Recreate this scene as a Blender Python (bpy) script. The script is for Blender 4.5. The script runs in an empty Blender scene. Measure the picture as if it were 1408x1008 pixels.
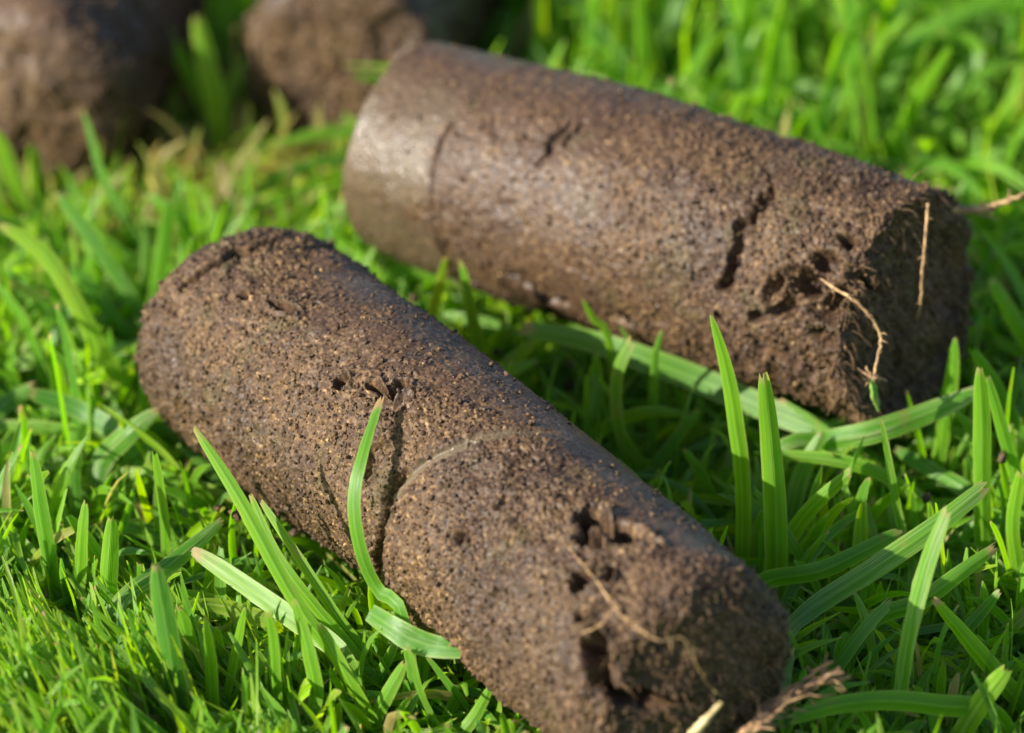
import bpy, math, random
import numpy as np
from mathutils import Vector

# One Blender unit is one centimetre: a close-up of soil cores lying in a lawn.
R_ = math.radians
scene = bpy.context.scene
scene.unit_settings.system = 'METRIC'
scene.unit_settings.scale_length = 0.01
col = scene.collection

# ------------------------------------------------------------------ camera
PITCH = R_(27.0)
VIEW = np.array([0.0, math.cos(PITCH), -math.sin(PITCH)])
CAM = np.array([0.0, 0.0, 1.0]) - 49.0 * VIEW
cam_data = bpy.data.cameras.new('camera')
cam_data.sensor_width = 36.0
cam_data.lens = 204.55
cam_data.clip_start = 1.0
cam_data.clip_end = 20000.0
cam_data.dof.use_dof = True
cam_data.dof.focus_distance = 45.95
cam_data.dof.aperture_fstop = 0.27
cam_data.dof.aperture_blades = 0
cam = bpy.data.objects.new('camera', cam_data)
cam.location = CAM
cam.rotation_euler = (math.pi / 2 - PITCH, 0, 0)
col.objects.link(cam)
scene.camera = cam

# ------------------------------------------------------------------ light
SUN_AZ, SUN_EL = R_(203.0), R_(27.0)
S = Vector((math.cos(SUN_EL) * math.cos(SUN_AZ), math.cos(SUN_EL) * math.sin(SUN_AZ), math.sin(SUN_EL)))
world = bpy.data.worlds.new('World')
scene.world = world
world.use_nodes = True
wn = world.node_tree
wn.nodes.clear()
wo = wn.nodes.new('ShaderNodeOutputWorld')
wb = wn.nodes.new('ShaderNodeBackground')
sky = wn.nodes.new('ShaderNodeTexSky')
sky.sky_type = 'NISHITA'
sky.sun_disc = False
sky.sun_elevation = SUN_EL
sky.sun_rotation = math.atan2(S.x, S.y)
wb.inputs['Strength'].default_value = 0.088
wn.links.new(sky.outputs[0], wb.inputs[0])
wn.links.new(wb.outputs[0], wo.inputs[0])
sun_data = bpy.data.lights.new('sun', 'SUN')
sun_data.energy = 4.6
sun_data.angle = R_(0.5)
sun_data.color = (1.0, 0.94, 0.83)
sun = bpy.data.objects.new('sun', sun_data)
sun.rotation_euler = S.to_track_quat('Z', 'Y').to_euler()
sun.location = S * 200
col.objects.link(sun)
scene.view_settings.view_transform = 'Standard'
scene.view_settings.look = 'None'
scene.view_settings.exposure = 1.42
scene.view_settings.gamma = 1.0
scene.view_settings.use_curve_mapping = False
scene.cycles.max_bounces = 8
scene.cycles.transmission_bounces = 4

rng = np.random.default_rng(7)

# ------------------------------------------------------------------ noise
def _hash(ix, iy, iz, seed):
    h = (ix.astype(np.uint32) * np.uint32(374761393) + iy.astype(np.uint32) * np.uint32(668265263)
         + iz.astype(np.uint32) * np.uint32(2147483647) + np.uint32((seed * 1274126177) & 0xffffffff))
    h = (h ^ (h >> np.uint32(13))) * np.uint32(1274126177)
    h = (h ^ (h >> np.uint32(16))) * np.uint32(2246822519)
    h = h ^ (h >> np.uint32(15))
    return h.astype(np.float32) * np.float32(1.0 / 4294967296.0)

def vnoise(p, scale, seed):
    q = (p * scale + 1000.0).astype(np.float32)
    i = np.floor(q)
    f = q - i
    f = f * f * (3 - 2 * f)
    i = i.astype(np.int32)
    out = 0
    for dx in (0, 1):
        wx = f[:, 0] if dx else 1 - f[:, 0]
        for dy in (0, 1):
            wy = f[:, 1] if dy else 1 - f[:, 1]
            for dz in (0, 1):
                wz = f[:, 2] if dz else 1 - f[:, 2]
                out = out + wx * wy * wz * _hash(i[:, 0] + dx, i[:, 1] + dy, i[:, 2] + dz, seed)
    return out                                            # 0..1

def fbm(p, scale, seed, octaves=4, gain=0.5):
    a, s, tot, n = 1.0, scale, 0, 0.0
    for k in range(octaves):
        tot = tot + a * vnoise(p, s, seed + 17 * k)
        n += a
        a *= gain
        s *= 2.03
    return tot / n

def worley(p, scale, seed):
    q = (p * scale + 1000.0).astype(np.float32)
    i = np.floor(q).astype(np.int32)
    best = np.full(len(q), 9.0, np.float32)
    ident = np.zeros(len(q), np.float32)
    for dx in (-1, 0, 1):
        for dy in (-1, 0, 1):
            for dz in (-1, 0, 1):
                cx, cy, cz = i[:, 0] + dx, i[:, 1] + dy, i[:, 2] + dz
                h = _hash(cx, cy, cz, seed)
                d = ((cx + h - q[:, 0]) ** 2 + (cy + (h * 57.31) % 1.0 - q[:, 1]) ** 2
                     + (cz + (h * 211.7) % 1.0 - q[:, 2]) ** 2)
                m = d < best
                best = np.where(m, d, best)
                ident = np.where(m, (h * 917.3) % 1.0, ident)
    return np.sqrt(best), ident

def sstep(a, b, x):
    t = np.clip((x - a) / (b - a), 0, 1)
    return t * t * (3 - 2 * t)

# ------------------------------------------------------------------ object helpers
def tag(o, label=None, cat=None, group=None, kind=None):
    if label: o['label'] = label
    if cat: o['category'] = cat
    if group: o['group'] = group
    if kind: o['kind'] = kind
    return o

def mesh_object(name, verts, faces, mat, parent=None, loc=None, attrs=None, uv=None, smooth=True):
    """verts in world cm; loc becomes the origin. faces: (n,3) or (n,4) integer array."""
    verts = np.asarray(verts, np.float32)
    faces = np.asarray(faces, np.int32)
    loc = np.zeros(3) if loc is None else np.asarray(loc, float)
    me = bpy.data.meshes.new(name)
    n, k = faces.shape
    me.vertices.add(len(verts))
    me.vertices.foreach_set('co', (verts - loc.astype(np.float32)).ravel())
    me.loops.add(n * k)
    me.loops.foreach_set('vertex_index', faces.ravel())
    me.polygons.add(n)
    me.polygons.foreach_set('loop_start', np.arange(0, n * k, k, dtype=np.int32))
    me.polygons.foreach_set('use_smooth', np.full(n, smooth, bool))
    if uv is not None:
        layer = me.uv_layers.new(name='UVMap')
        layer.data.foreach_set('uv', np.asarray(uv, np.float32)[faces.ravel()].ravel())
    for key, arr in (attrs or {}).items():
        at = me.attributes.new(key, 'FLOAT', 'POINT')
        at.data.foreach_set('value', np.asarray(arr, np.float32))
    me.update(calc_edges=True)
    me.materials.append(mat)
    o = bpy.data.objects.new(name, me)
    col.objects.link(o)
    if parent is not None:
        o.parent = parent
        o.location = loc - np.array(parent.location)
    else:
        o.location = loc
    return o

def empty(name, loc):
    o = bpy.data.objects.new(name, None)
    o.empty_display_size = 0.3
    o.location = loc
    col.objects.link(o)
    return o

# ------------------------------------------------------------------ materials
class NT:
    def __init__(self, name):
        self.m = bpy.data.materials.new(name)
        self.m.use_nodes = True
        self.t = self.m.node_tree
        self.t.nodes.clear()
        self.out = self.t.nodes.new('ShaderNodeOutputMaterial')
    def n(self, kind, **kw):
        nd = self.t.nodes.new('ShaderNode' + kind)
        for k, v in kw.items():
            setattr(nd, k, v)
        return nd
    def l(self, a, b):
        self.t.links.new(a, b)
    def attr(self, name):
        return self.n('Attribute', attribute_name=name).outputs['Fac']
    def math(self, op, a, b=None, c=None, clamp=False):
        nd = self.n('Math', operation=op, use_clamp=clamp)
        for i, v in enumerate((a, b, c)):
            if v is None: continue
            if isinstance(v, (int, float)): nd.inputs[i].default_value = v
            else: self.l(v, nd.inputs[i])
        return nd.outputs[0]
    def mix(self, f, a, b):
        nd = self.n('Mix', data_type='RGBA')
        for sock, v in ((nd.inputs['Factor'], f), (nd.inputs['A'], a), (nd.inputs['B'], b)):
            pass
        ins = [nd.inputs[0], nd.inputs[6], nd.inputs[7]]
        for sock, v in zip(ins, (f, a, b)):
            if isinstance(v, (int, float)): sock.default_value = v
            elif isinstance(v, tuple): sock.default_value = (*v, 1.0)
            else: self.l(v, sock)
        return nd.outputs[2]
    def ramp(self, f, stops):
        nd = self.n('ValToRGB')
        el = nd.color_ramp.elements
        while len(el) < len(stops): el.new(0.5)
        for e, (p, c) in zip(el, stops):
            e.position = p
            e.color = (*c, 1.0)
        self.l(f, nd.inputs[0])
        return nd.outputs[0]
    def smooth(self, v, lo, hi):
        nd = self.n('MapRange', interpolation_type='SMOOTHSTEP')
        self.l(v, nd.inputs[0])
        nd.inputs[1].default_value = lo
        nd.inputs[2].default_value = hi
        return nd.outputs[0]

def soil_material():
    k = NT('soil')
    geo = k.n('TexCoord').outputs['Object']
    grain, smear, clay = k.attr('grain'), k.attr('smear'), k.attr('clay')
    fine = k.n('TexNoise'); fine.inputs['Scale'].default_value = 38.0; fine.inputs['Detail'].default_value = 3.0
    k.l(geo, fine.inputs['Vector'])
    big = k.n('TexNoise'); big.inputs['Scale'].default_value = 1.6; big.inputs['Detail'].default_value = 4.0
    k.l(geo, big.inputs['Vector'])
    vor = k.n('TexVoronoi'); vor.inputs['Scale'].default_value = 33.0
    k.l(geo, vor.inputs['Vector'])
    sepv = k.n('SeparateColor'); k.l(vor.outputs['Color'], sepv.inputs[0])
    f = k.math('ADD', k.math('MULTIPLY', grain, 0.5), k.math('MULTIPLY', sepv.outputs[0], 0.22))
    f = k.math('ADD', f, k.math('MULTIPLY', fine.outputs[0], 0.38))
    c1 = k.ramp(f, [(0.22, (0.0150, 0.0080, 0.0040)), (0.50, (0.061, 0.0335, 0.0160)), (0.74, (0.122, 0.071, 0.0325)), (0.97, (0.42, 0.27, 0.11))])
    c2 = k.ramp(f, [(0.22, (0.0130, 0.0070, 0.0044)), (0.50, (0.049, 0.0270, 0.0150)), (0.74, (0.094, 0.054, 0.0290)), (0.97, (0.30, 0.19, 0.09))])
    c = k.mix(k.smooth(big.outputs[0], 0.38, 0.62), c1, c2)
    dampn = k.n('TexNoise'); dampn.inputs['Scale'].default_value = 0.9; dampn.inputs['Detail'].default_value = 5.0
    k.l(geo, dampn.inputs['Vector'])
    damp = k.smooth(dampn.outputs[0], 0.46, 0.62)
    c = k.mix(k.math('MULTIPLY', damp, 0.30), c, (0.020, 0.0125, 0.009))
    oln = k.n('TexNoise'); oln.inputs['Scale'].default_value = 2.7; oln.inputs['Detail'].default_value = 6.0
    k.l(geo, oln.inputs['Vector'])
    c = k.mix(k.math('MULTIPLY', k.smooth(oln.outputs[0], 0.55, 0.70), 0.35), c, (0.070, 0.058, 0.020))
    c = k.mix(k.math('MULTIPLY', smear, 0.55), c, (0.042, 0.0235, 0.0150))
    c = k.mix(k.math('MULTIPLY', clay, 0.5), c, (0.120, 0.098, 0.060))
    b = k.n('BsdfPrincipled')
    k.l(c, b.inputs['Base Color'])
    ro = k.math('ADD', k.math('MULTIPLY', sepv.outputs[1], 0.30), 0.52)
    ro = k.math('SUBTRACT', ro, k.math('MULTIPLY', smear, 0.25))
    ro = k.math('SUBTRACT', ro, k.math('MULTIPLY', damp, 0.10))
    k.l(ro, b.inputs['Roughness'])
    b.inputs['Specular IOR Level'].default_value = 0.28
    bump = k.n('Bump'); bump.inputs['Strength'].default_value = 0.55; bump.inputs['Distance'].default_value = 0.012
    hgt = k.math('ADD', fine.outputs[0], k.math('MULTIPLY', vor.outputs['Distance'], -0.5))
    k.l(hgt, bump.inputs['Height'])
    k.l(bump.outputs[0], b.inputs['Normal'])
    k.l(b.outputs[0], k.out.inputs[0])
    return k.m

def grass_material():
    k = NT('grass')
    uv = k.n('UVMap', uv_map='UVMap')
    sep = k.n('SeparateXYZ'); k.l(uv.outputs[0], sep.inputs[0])
    u, v = sep.outputs[0], sep.outputs[1]
    tint, dry, scuff = k.attr('tint'), k.attr('dry'), k.attr('scuff')
    obj = k.n('TexCoord').outputs['Object']
    no = k.n('TexNoise'); no.inputs['Scale'].default_value = 3.0; no.inputs['Detail'].default_value = 3.0
    k.l(obj, no.inputs['Vector'])
    # streaks that run along the blade
    cmb = k.n('CombineXYZ')
    k.l(k.math('MULTIPLY', u, 9.0), cmb.inputs[0]); k.l(k.math('MULTIPLY', v, 2.2), cmb.inputs[1]); k.l(k.math('MULTIPLY', tint, 37.0), cmb.inputs[2])
    st = k.n('TexNoise'); st.inputs['Scale'].default_value = 1.6; st.inputs['Detail'].default_value = 4.0
    k.l(cmb.outputs[0], st.inputs['Vector'])
    tt = k.math('ADD', tint, k.math('MULTIPLY', k.math('SUBTRACT', no.outputs[0], 0.5), 0.35))
    stops = [(0.0, (0.072, 0.198, 0.034)), (0.3, (0.092, 0.258, 0.014)), (0.6, (0.145, 0.320, 0.006)), (0.82, (0.225, 0.335, 0.012)), (0.93, (0.30, 0.26, 0.075)), (1.0, (0.40, 0.29, 0.12))]
    c = k.ramp(tt, stops)
    e = k.math('MULTIPLY', k.math('ABSOLUTE', k.math('SUBTRACT', u, 0.5)), 2.0)
    edge = k.math('MULTIPLY', k.smooth(e, 0.78, 0.95), 0.6)
    c = k.mix(edge, c, (0.28, 0.37, 0.08))
    rib = k.math('SUBTRACT', 1.0, k.smooth(e, 0.02, 0.10))
    c = k.mix(k.math('MULTIPLY', rib, 0.30), c, (0.24, 0.36, 0.09))
    ch = k.math('MULTIPLY', k.smooth(e, 0.08, 0.2), k.math('SUBTRACT', 1.0, k.smooth(e, 0.4, 0.62)))
    c = k.mix(k.math('MULTIPLY', ch, 0.32), c, (0.040, 0.140, 0.012))
    veins = k.math('SINE', k.math('MULTIPLY', u, 75.0))
    c = k.mix(k.math('MULTIPLY', k.math('ADD', veins, 1.0), 0.045), c, (0.19, 0.32, 0.09))
    sc = k.math('MULTIPLY', scuff, k.smooth(st.outputs[0], 0.50, 0.66))
    c = k.mix(k.math('MULTIPLY', sc, 0.75), c, (0.42, 0.40, 0.22))
    c = k.mix(k.math('MULTIPLY', k.smooth(st.outputs[0], 0.60, 0.72), 0.09), c, (0.30, 0.36, 0.14))
    c = k.mix(k.math('MULTIPLY', k.smooth(no.outputs[0], 0.64, 0.70), 0.35), c, (0.24, 0.19, 0.06))
    tipv = k.math('ADD', v, k.math('MULTIPLY', k.math('SUBTRACT', no.outputs[0], 0.5), 0.10))
    tip = k.math('MULTIPLY', k.smooth(tipv, 0.955, 1.0), dry)
    c = k.mix(tip, c, (0.38, 0.25, 0.12))
    b = k.n('BsdfPrincipled')
    k.l(c, b.inputs['Base Color'])
    k.l(k.math('ADD', k.math('MULTIPLY', st.outputs[0], 0.25), 0.27), b.inputs['Roughness'])
    b.inputs['Specular IOR Level'].default_value = 0.5
    bump = k.n('Bump'); bump.inputs['Strength'].default_value = 0.35; bump.inputs['Distance'].default_value = 0.012
    k.l(k.math('ADD', k.math('MULTIPLY', veins, 0.25), st.outputs[0]), bump.inputs['Height'])
    k.l(bump.outputs[0], b.inputs['Normal'])
    tr = k.n('BsdfTranslucent')
    hs = k.n('HueSaturation'); hs.inputs['Value'].default_value = 2.15; hs.inputs['Saturation'].default_value = 1.12; hs.inputs['Hue'].default_value = 0.488
    k.l(c, hs.inputs['Color'])
    k.l(hs.outputs[0], tr.inputs['Color'])
    mx = k.n('MixShader'); mx.inputs[0].default_value = 0.5
    k.l(b.outputs[0], mx.inputs[1]); k.l(tr.outputs[0], mx.inputs[2])
    k.l(mx.outputs[0], k.out.inputs[0])
    return k.m

def fibre_material(name, ca, cb, rough=0.7):
    k = NT(name)
    obj = k.n('TexCoord').outputs['Object']
    no = k.n('TexNoise'); no.inputs['Scale'].default_value = 9.0; no.inputs['Detail'].default_value = 4.0
    k.l(obj, no.inputs['Vector'])
    c = k.mix(k.smooth(no.outputs[0], 0.35, 0.65), ca, cb)
    b = k.n('BsdfPrincipled'); k.l(c, b.inputs['Base Color'])
    b.inputs['Roughness'].default_value = rough
    bump = k.n('Bump'); bump.inputs['Strength'].default_value = 0.5; bump.inputs['Distance'].default_value = 0.01
    k.l(no.outputs[0], bump.inputs['Height']); k.l(bump.outputs[0], b.inputs['Normal'])
    k.l(b.outputs[0], k.out.inputs[0])
    return k.m

def ground_material():
    k = NT('ground_soil')
    obj = k.n('TexCoord').outputs['Object']
    no = k.n('TexNoise'); no.inputs['Scale'].default_value = 2.2; no.inputs['Detail'].default_value = 8.0
    k.l(obj, no.inputs['Vector'])
    n2 = k.n('TexNoise'); n2.inputs['Scale'].default_value = 14.0; n2.inputs['Detail'].default_value = 5.0
    k.l(obj, n2.inputs['Vector'])
    c = k.ramp(n2.outputs[0], [(0.3, (0.035, 0.026, 0.014)), (0.55, (0.075, 0.055, 0.026)), (0.75, (0.16, 0.12, 0.055))])
    c = k.mix(k.smooth(no.outputs[0], 0.40, 0.60), c, (0.045, 0.085, 0.018))
    b = k.n('BsdfPrincipled'); k.l(c, b.inputs['Base Color']); b.inputs['Roughness'].default_value = 0.9
    bump = k.n('Bump'); bump.inputs['Strength'].default_value = 0.8; bump.inputs['Distance'].default_value = 0.05
    k.l(n2.outputs[0], bump.inputs['Height']); k.l(bump.outputs[0], b.inputs['Normal'])
    k.l(b.outputs[0], k.out.inputs[0])
    return k.m

M_SOIL = soil_material()
M_GRASS = grass_material()
M_ROOT = fibre_material('root_fibre', (0.17, 0.095, 0.042), (0.40, 0.25, 0.11))
M_TUFT = fibre_material('dead_fibre', (0.13, 0.07, 0.035), (0.36, 0.21, 0.10))
M_STRAW = fibre_material('straw', (0.36, 0.27, 0.12), (0.55, 0.45, 0.22))
M_SPROUT = fibre_material('sprout', (0.10, 0.22, 0.02), (0.30, 0.34, 0.08))
M_GROUND = ground_material()

# traced paths, world centimetres: label, path from foot to tip, width, tint, fold, tip, dry, scuff, roll
BLADES = [
    ('tall upright grass blade with torn brown tip at the edge of the mossy mound', [(-3.66, -2.92, 0.15), (-3.73, -2.88, 0.93), (-3.81, -2.82, 1.68)], 0.145, 0.35, 0.35, 0.4, 0.5, 0, 0),
    ('narrow upright grass blade with notched tip beside the mossy mound', [(-3.53, -2.98, 0.15), (-3.47, -2.94, 0.7), (-3.4, -2.88, 1.26)], 0.134, 0.55, 0.35, 0.4, 0.5, 0, 0),
    ('folded upright grass blade with split pointed tip behind the brown-tipped fallen blade', [(-3.24, -3.27, 0.15), (-3.21, -3.23, 0.72), (-3.17, -3.17, 1.27)], 0.15, 0.5, 0.45, 0.4, 0.5, 0, 0),
    ('broad bluish upright grass blade with white edges and pointed tip', [(-2.55, -4.86, 0.15), (-2.63, -4.82, 0.97), (-2.72, -4.76, 1.73)], 0.179, 0.12, 0.25, 0.2, 0.5, 0, 0),
    ('short upright grass blade with ragged torn pale tip', [(-2.44, -4.08, 0.15), (-2.52, -4.08, 0.61), (-2.6, -4.08, 0.98)], 0.142, 0.5, 0.3, 0.4, 0.9, 0, 0),
    ('short upright grass blade split in two near its point', [(-2.29, -4.64, 0.15), (-2.34, -4.64, 0.74), (-2.36, -4.64, 1.2)], 0.135, 0.55, 0.3, 0.2, 0.5, 0, 0),
    ('slim side blade rising from the split upright blade', [(-2.27, -3.96, 0.15), (-2.29, -3.96, 0.45), (-2.32, -3.96, 0.73)], 0.086, 0.6, 0.25, 0.2, 0.5, 0, 0),
    ('slender grass blade leaning towards the long core from the split blades', [(-2.25, -4.36, 0.15), (-2.17, -4.36, 0.67), (-2.07, -4.36, 1.13)], 0.091, 0.6, 0.25, 0.2, 0.5, 0, 0),
    ('fallen grass blade with orange-brown tip beside the mossy mound', [(-2.59, -5.0, 0.35), (-2.87, -4.65, 0.55), (-3.17, -4.46, 0.75)], 0.141, 0.6, 0.2, 0.4, 0.95, 0, 0),
    ('pale creased grass blade lying slantwise behind the brown streaked blade', [(-3.14, -3.42, 0.6), (-2.72, -2.98, 0.75), (-2.33, -2.53, 0.9)], 0.128, 0.25, 0.2, 0.4, 0.5, 0.6, 0),
    ('flat lying grass blade behind the creased pale blade', [(-2.63, -1.98, 0.3), (-2.97, -1.9, 0.43), (-3.29, -1.92, 0.55)], 0.113, 0.5, 0.2, 0.4, 0.5, 0, 0),
    ('brown-streaked grass blade lying across others near the long core', [(-1.33, -4.05, 0.5), (-1.75, -3.62, 0.62), (-2.16, -3.24, 0.73), (-2.56, -2.93, 0.85)], 0.155, 0.58, 0.2, 0.4, 0.7, 0.28, 0),
    ('pale yellowed grass blade lying flat under the brown-streaked blade', [(-1.52, -3.45, 0.4), (-1.99, -3.36, 0.47), (-2.34, -3.27, 0.53), (-2.63, -3.38, 0.6)], 0.127, 0.8, 0.2, 0.4, 0.5, 0.5, 0),
    ('short straight upright grass blade under the brown-streaked blade', [(-1.85, -4.53, 0.15), (-1.84, -4.53, 0.71), (-1.89, -4.53, 1.18)], 0.13, 0.5, 0.35, 0.4, 0.5, 0, 0),
    ('long slanting grass blade whose tip crosses the edge of the long core', [(-1.07, -4.41, 0.15), (-1.33, -4.29, 0.57), (-1.7, -4.06, 1.02), (-2.12, -3.66, 1.68), (-2.49, -3.31, 2.15)], 0.114, 0.55, 0.35, 0.3, 0.5, 0, 0),
    ('thin slanting blade beside the long slanting one, tip notched', [(-1.17, -3.82, 0.3), (-1.57, -3.62, 0.74), (-1.87, -3.39, 1.08), (-2.07, -3.12, 1.45)], 0.086, 0.6, 0.25, 0.4, 0.5, 0, 0),
    ('thinnest of the slanting blades hugging the long core', [(-1.11, -3.76, 0.3), (-1.37, -3.62, 0.61), (-1.7, -3.32, 1.01), (-1.99, -3.01, 1.33)], 0.081, 0.6, 0.25, 0.4, 0.5, 0, 0),
    ('grass blade with pale base bending up through the slanting blades', [(-1.71, -4.69, 0.15), (-1.53, -4.63, 0.44), (-1.57, -4.53, 0.81), (-1.69, -4.39, 1.21)], 0.124, 0.5, 0.25, 0.4, 0.5, 0, 0),
    ('stout grass blade leaning parallel to the long slanting blade', [(-1.04, -4.66, 0.15), (-1.26, -4.54, 0.58), (-1.5, -4.36, 0.97)], 0.13, 0.6, 0.25, 0.4, 0.5, 0, 0),
    ('curved grass blade with torn brown tip arching over the long core', [(-0.86, -4.24, 1.0), (-1.04, -4.01, 1.08), (-1.17, -3.98, 1.4), (-1.23, -3.86, 1.79), (-1.16, -3.63, 2.11), (-1.04, -3.13, 2.3)], 0.108, 0.3, 0.2, 0.75, 1, 0, 0),
    ('broad grass blade standing below the cut clipping', [(-0.6, -4.64, 0.15), (-0.72, -4.64, 0.57), (-0.81, -4.64, 0.94)], 0.141, 0.4, 0.25, 0.4, 0.5, 0.3, 0),
    ('grass blade leaning towards the cut clipping', [(-1.11, -4.61, 0.15), (-0.98, -4.61, 0.46), (-0.83, -4.61, 0.78)], 0.113, 0.45, 0.25, 0.4, 0.5, 0, 0),
    ('small grass blade tucked under the cut clipping', [(-1.12, -4.02, 0.15), (-1.02, -4.02, 0.38), (-0.9, -4.02, 0.64)], 0.086, 0.4, 0.25, 0.4, 0.5, 0.3, 0),
    ('thin shaded blade under the end of the cut clipping', [(-0.31, -4.41, 0.15), (-0.48, -4.37, 0.42), (-0.66, -4.31, 0.65)], 0.079, 0.35, 0.25, 0.4, 0.5, 0, 0),
    ('forked grass blade rising against the underside of the long core', [(-0.41, -4.69, 0.15), (-0.29, -4.69, 0.35), (-0.16, -4.69, 0.62)], 0.096, 0.55, 0.25, 0.2, 0.5, 0, 0),
    ('pale tipped grass blade lying over the bluish blade', [(-4.72, 0.09, 0.15), (-4.35, 0.19, 0.51), (-4.06, 0.29, 0.67)], 0.154, 0.25, 0.25, 0.4, 0.8, 0.4, 0),
    ('dull bluish grass blade lying flat near the crumpled pale blade', [(-3.21, -0.66, 0.6), (-3.62, -0.33, 0.75), (-4.05, -0.29, 0.9)], 0.164, 0.05, 0.2, 0.4, 0.5, 0, 0),
    ('crumpled pale grass blade folded over beside the long core', [(-3.51, -0.92, 0.2), (-3.42, -0.77, 0.5), (-3.21, -0.88, 0.8), (-2.95, -0.8, 1.0)], 0.169, 0.2, 0.2, 0.4, 0.6, 0.9, 0),
    ('long bright yellow-green blade arching out from the far end of the long core', [(-3.1, 0.35, 0.15), (-3.43, 0.48, 0.75), (-3.7, 0.64, 1.26), (-3.97, 0.8, 1.66), (-4.34, 0.95, 1.87)], 0.142, 0.75, 0.2, 0.4, 0.5, 0, 0),
    ('whitish green blade leaning away behind the long arching blade', [(-3.2, 2.15, 0.15), (-3.41, 2.22, 0.62), (-3.71, 2.33, 1.09), (-3.99, 2.45, 1.46)], 0.141, 0.15, 0.25, 0.4, 0.5, 0.3, 0),
    ('grass blade with a bright glossy white highlight before the brown core', [(-3.28, 3.61, 0.15), (-3.53, 3.66, 0.67), (-3.71, 3.73, 1.11), (-3.84, 3.81, 1.61)], 0.137, 0.1, 0.25, 0.3, 0.5, 0, 0),
    ('dull short blade under the whitish leaning blade', [(-3.29, 2.01, 0.15), (-3.54, 2.07, 0.47), (-3.87, 2.21, 0.87)], 0.115, 0.3, 0.25, 0.4, 0.5, 0, 0),
    ('bent yellow-green blade standing before the brown core', [(-3.76, 5.46, 0.15), (-3.67, 5.49, 0.7), (-3.72, 5.53, 1.16), (-3.91, 5.56, 1.53)], 0.128, 0.7, 0.25, 0.4, 0.5, 0, 0),
    ('broadest blade of the bright tuft between the blurred cores', [(-2.75, 6.03, 0.15), (-2.77, 6.05, 0.63), (-2.85, 6.08, 1.06), (-2.94, 6.13, 1.54)], 0.184, 0.7, 0.25, 0.4, 0.5, 0, 0),
    ('blade of the bright tuft leaning towards the dark gap', [(-2.79, 6.52, 0.15), (-3.04, 6.56, 0.74), (-3.29, 6.62, 1.26)], 0.131, 0.6, 0.25, 0.4, 0.5, 0, 0),
    ('blade of the bright tuft leaning towards the blurred core', [(-2.79, 6.52, 0.15), (-2.67, 6.56, 0.62), (-2.47, 6.62, 0.94)], 0.144, 0.7, 0.25, 0.4, 0.5, 0, 0),
    ('bright blade at the foot of the brown blurred core', [(-4.48, 4.68, 0.15), (-4.59, 4.68, 0.59), (-4.72, 4.68, 1.03)], 0.16, 0.6, 0.25, 0.4, 0.5, 0, 0),
    ('short broad blade at the foot of the brown blurred core', [(-4.39, 4.83, 0.15), (-4.39, 4.83, 0.48), (-4.4, 4.83, 0.82)], 0.147, 0.6, 0.25, 0.4, 0.5, 0, 0),
    ('dark green blade in the thick grass below the arching blade', [(-3.98, 0.89, 0.15), (-4.18, 1.05, 0.84), (-4.43, 1.19, 1.19)], 0.125, 0.4, 0.25, 0.4, 0.5, 0, 0),
    ('broad shaded blade standing in the narrow gap between the two large cores', [(-0.3, 0.58, 0.8), (-0.36, 0.58, 1.28), (-0.44, 0.58, 1.71)], 0.154, 0.4, 0.25, 0.4, 0.5, 0, 0),
    ('long broad dark green blade lying in the gap under the banded core', [(2.7, -0.85, 0.7), (2.1, -0.46, 0.85), (1.56, -0.14, 0.95), (1.08, 0.06, 1.05), (0.59, 0.32, 1.1), (0.08, 0.41, 1.15)], 0.196, 0.35, 0.12, 0.5, 0.7, 0, 0),
    ('bent blade with folded pale torn tip crossing the long dark lying blade', [(1.2, -0.5, 0.15), (0.96, -0.54, 0.52), (0.86, -0.6, 0.92), (0.87, -0.65, 1.29), (0.98, -0.7, 1.58)], 0.133, 0.35, 0.25, 0.8, 0.9, 0.4, 0),
    ('thin pointed blade sticking up behind the long dark lying blade', [(0.82, 0.1, 1.15), (0.68, 0.1, 1.4), (0.59, 0.1, 1.59)], 0.073, 0.6, 0.25, 0.15, 0.5, 0, 0),
    ('tiny pale blade stub against the banded core', [(1.19, -0.31, 1.15), (1.21, -0.31, 1.32), (1.25, -0.31, 1.5)], 0.067, 0.3, 0.25, 0.4, 0.5, 0, 0),
    ('tall slender bright blade with fine point standing before the banded core', [(1.87, -2.2, 0.15), (1.86, -2.14, 1.06), (1.79, -2.09, 1.63), (1.7, -2.04, 2.07), (1.59, -2.0, 2.48)], 0.135, 0.55, 0.3, 0.12, 0.5, 0, 0),
    ('wide double-ridged upright blade standing between the ends of both cores', [(2.14, -2.68, 0.15), (2.11, -2.65, 1.07), (2.06, -2.61, 1.71), (2.0, -2.58, 2.24)], 0.192, 0.5, 0.5, 0.35, 0.5, 0, 0),
    ('short notched blade leaning beside the double-ridged upright blade', [(2.26, -1.46, 0.15), (2.37, -1.37, 0.65), (2.55, -1.26, 1.03)], 0.138, 0.35, 0.25, 0.4, 0.5, 0.4, 0),
    ('shaded narrow blade in the dark hollow beside the long core', [(1.16, -0.59, 0.3), (1.34, -0.59, 0.58), (1.56, -0.59, 0.9)], 0.091, 0.2, 0.25, 0.4, 0.5, 0, 0),
    ('shaded bent blade in the dark hollow with its tip up', [(1.76, -1.21, 0.15), (1.55, -1.21, 0.63), (1.42, -1.21, 0.85)], 0.096, 0.25, 0.25, 0.4, 0.5, 0, 0),
    ('long scuffed blade lying below the broken end of the banded core', [(2.22, -1.3, 0.85), (2.56, -1.18, 0.9), (2.97, -1.28, 1.05), (3.39, -1.16, 1.15), (3.84, -1.04, 1.3)], 0.174, 0.3, 0.2, 0.6, 0.5, 1, 0),
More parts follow.
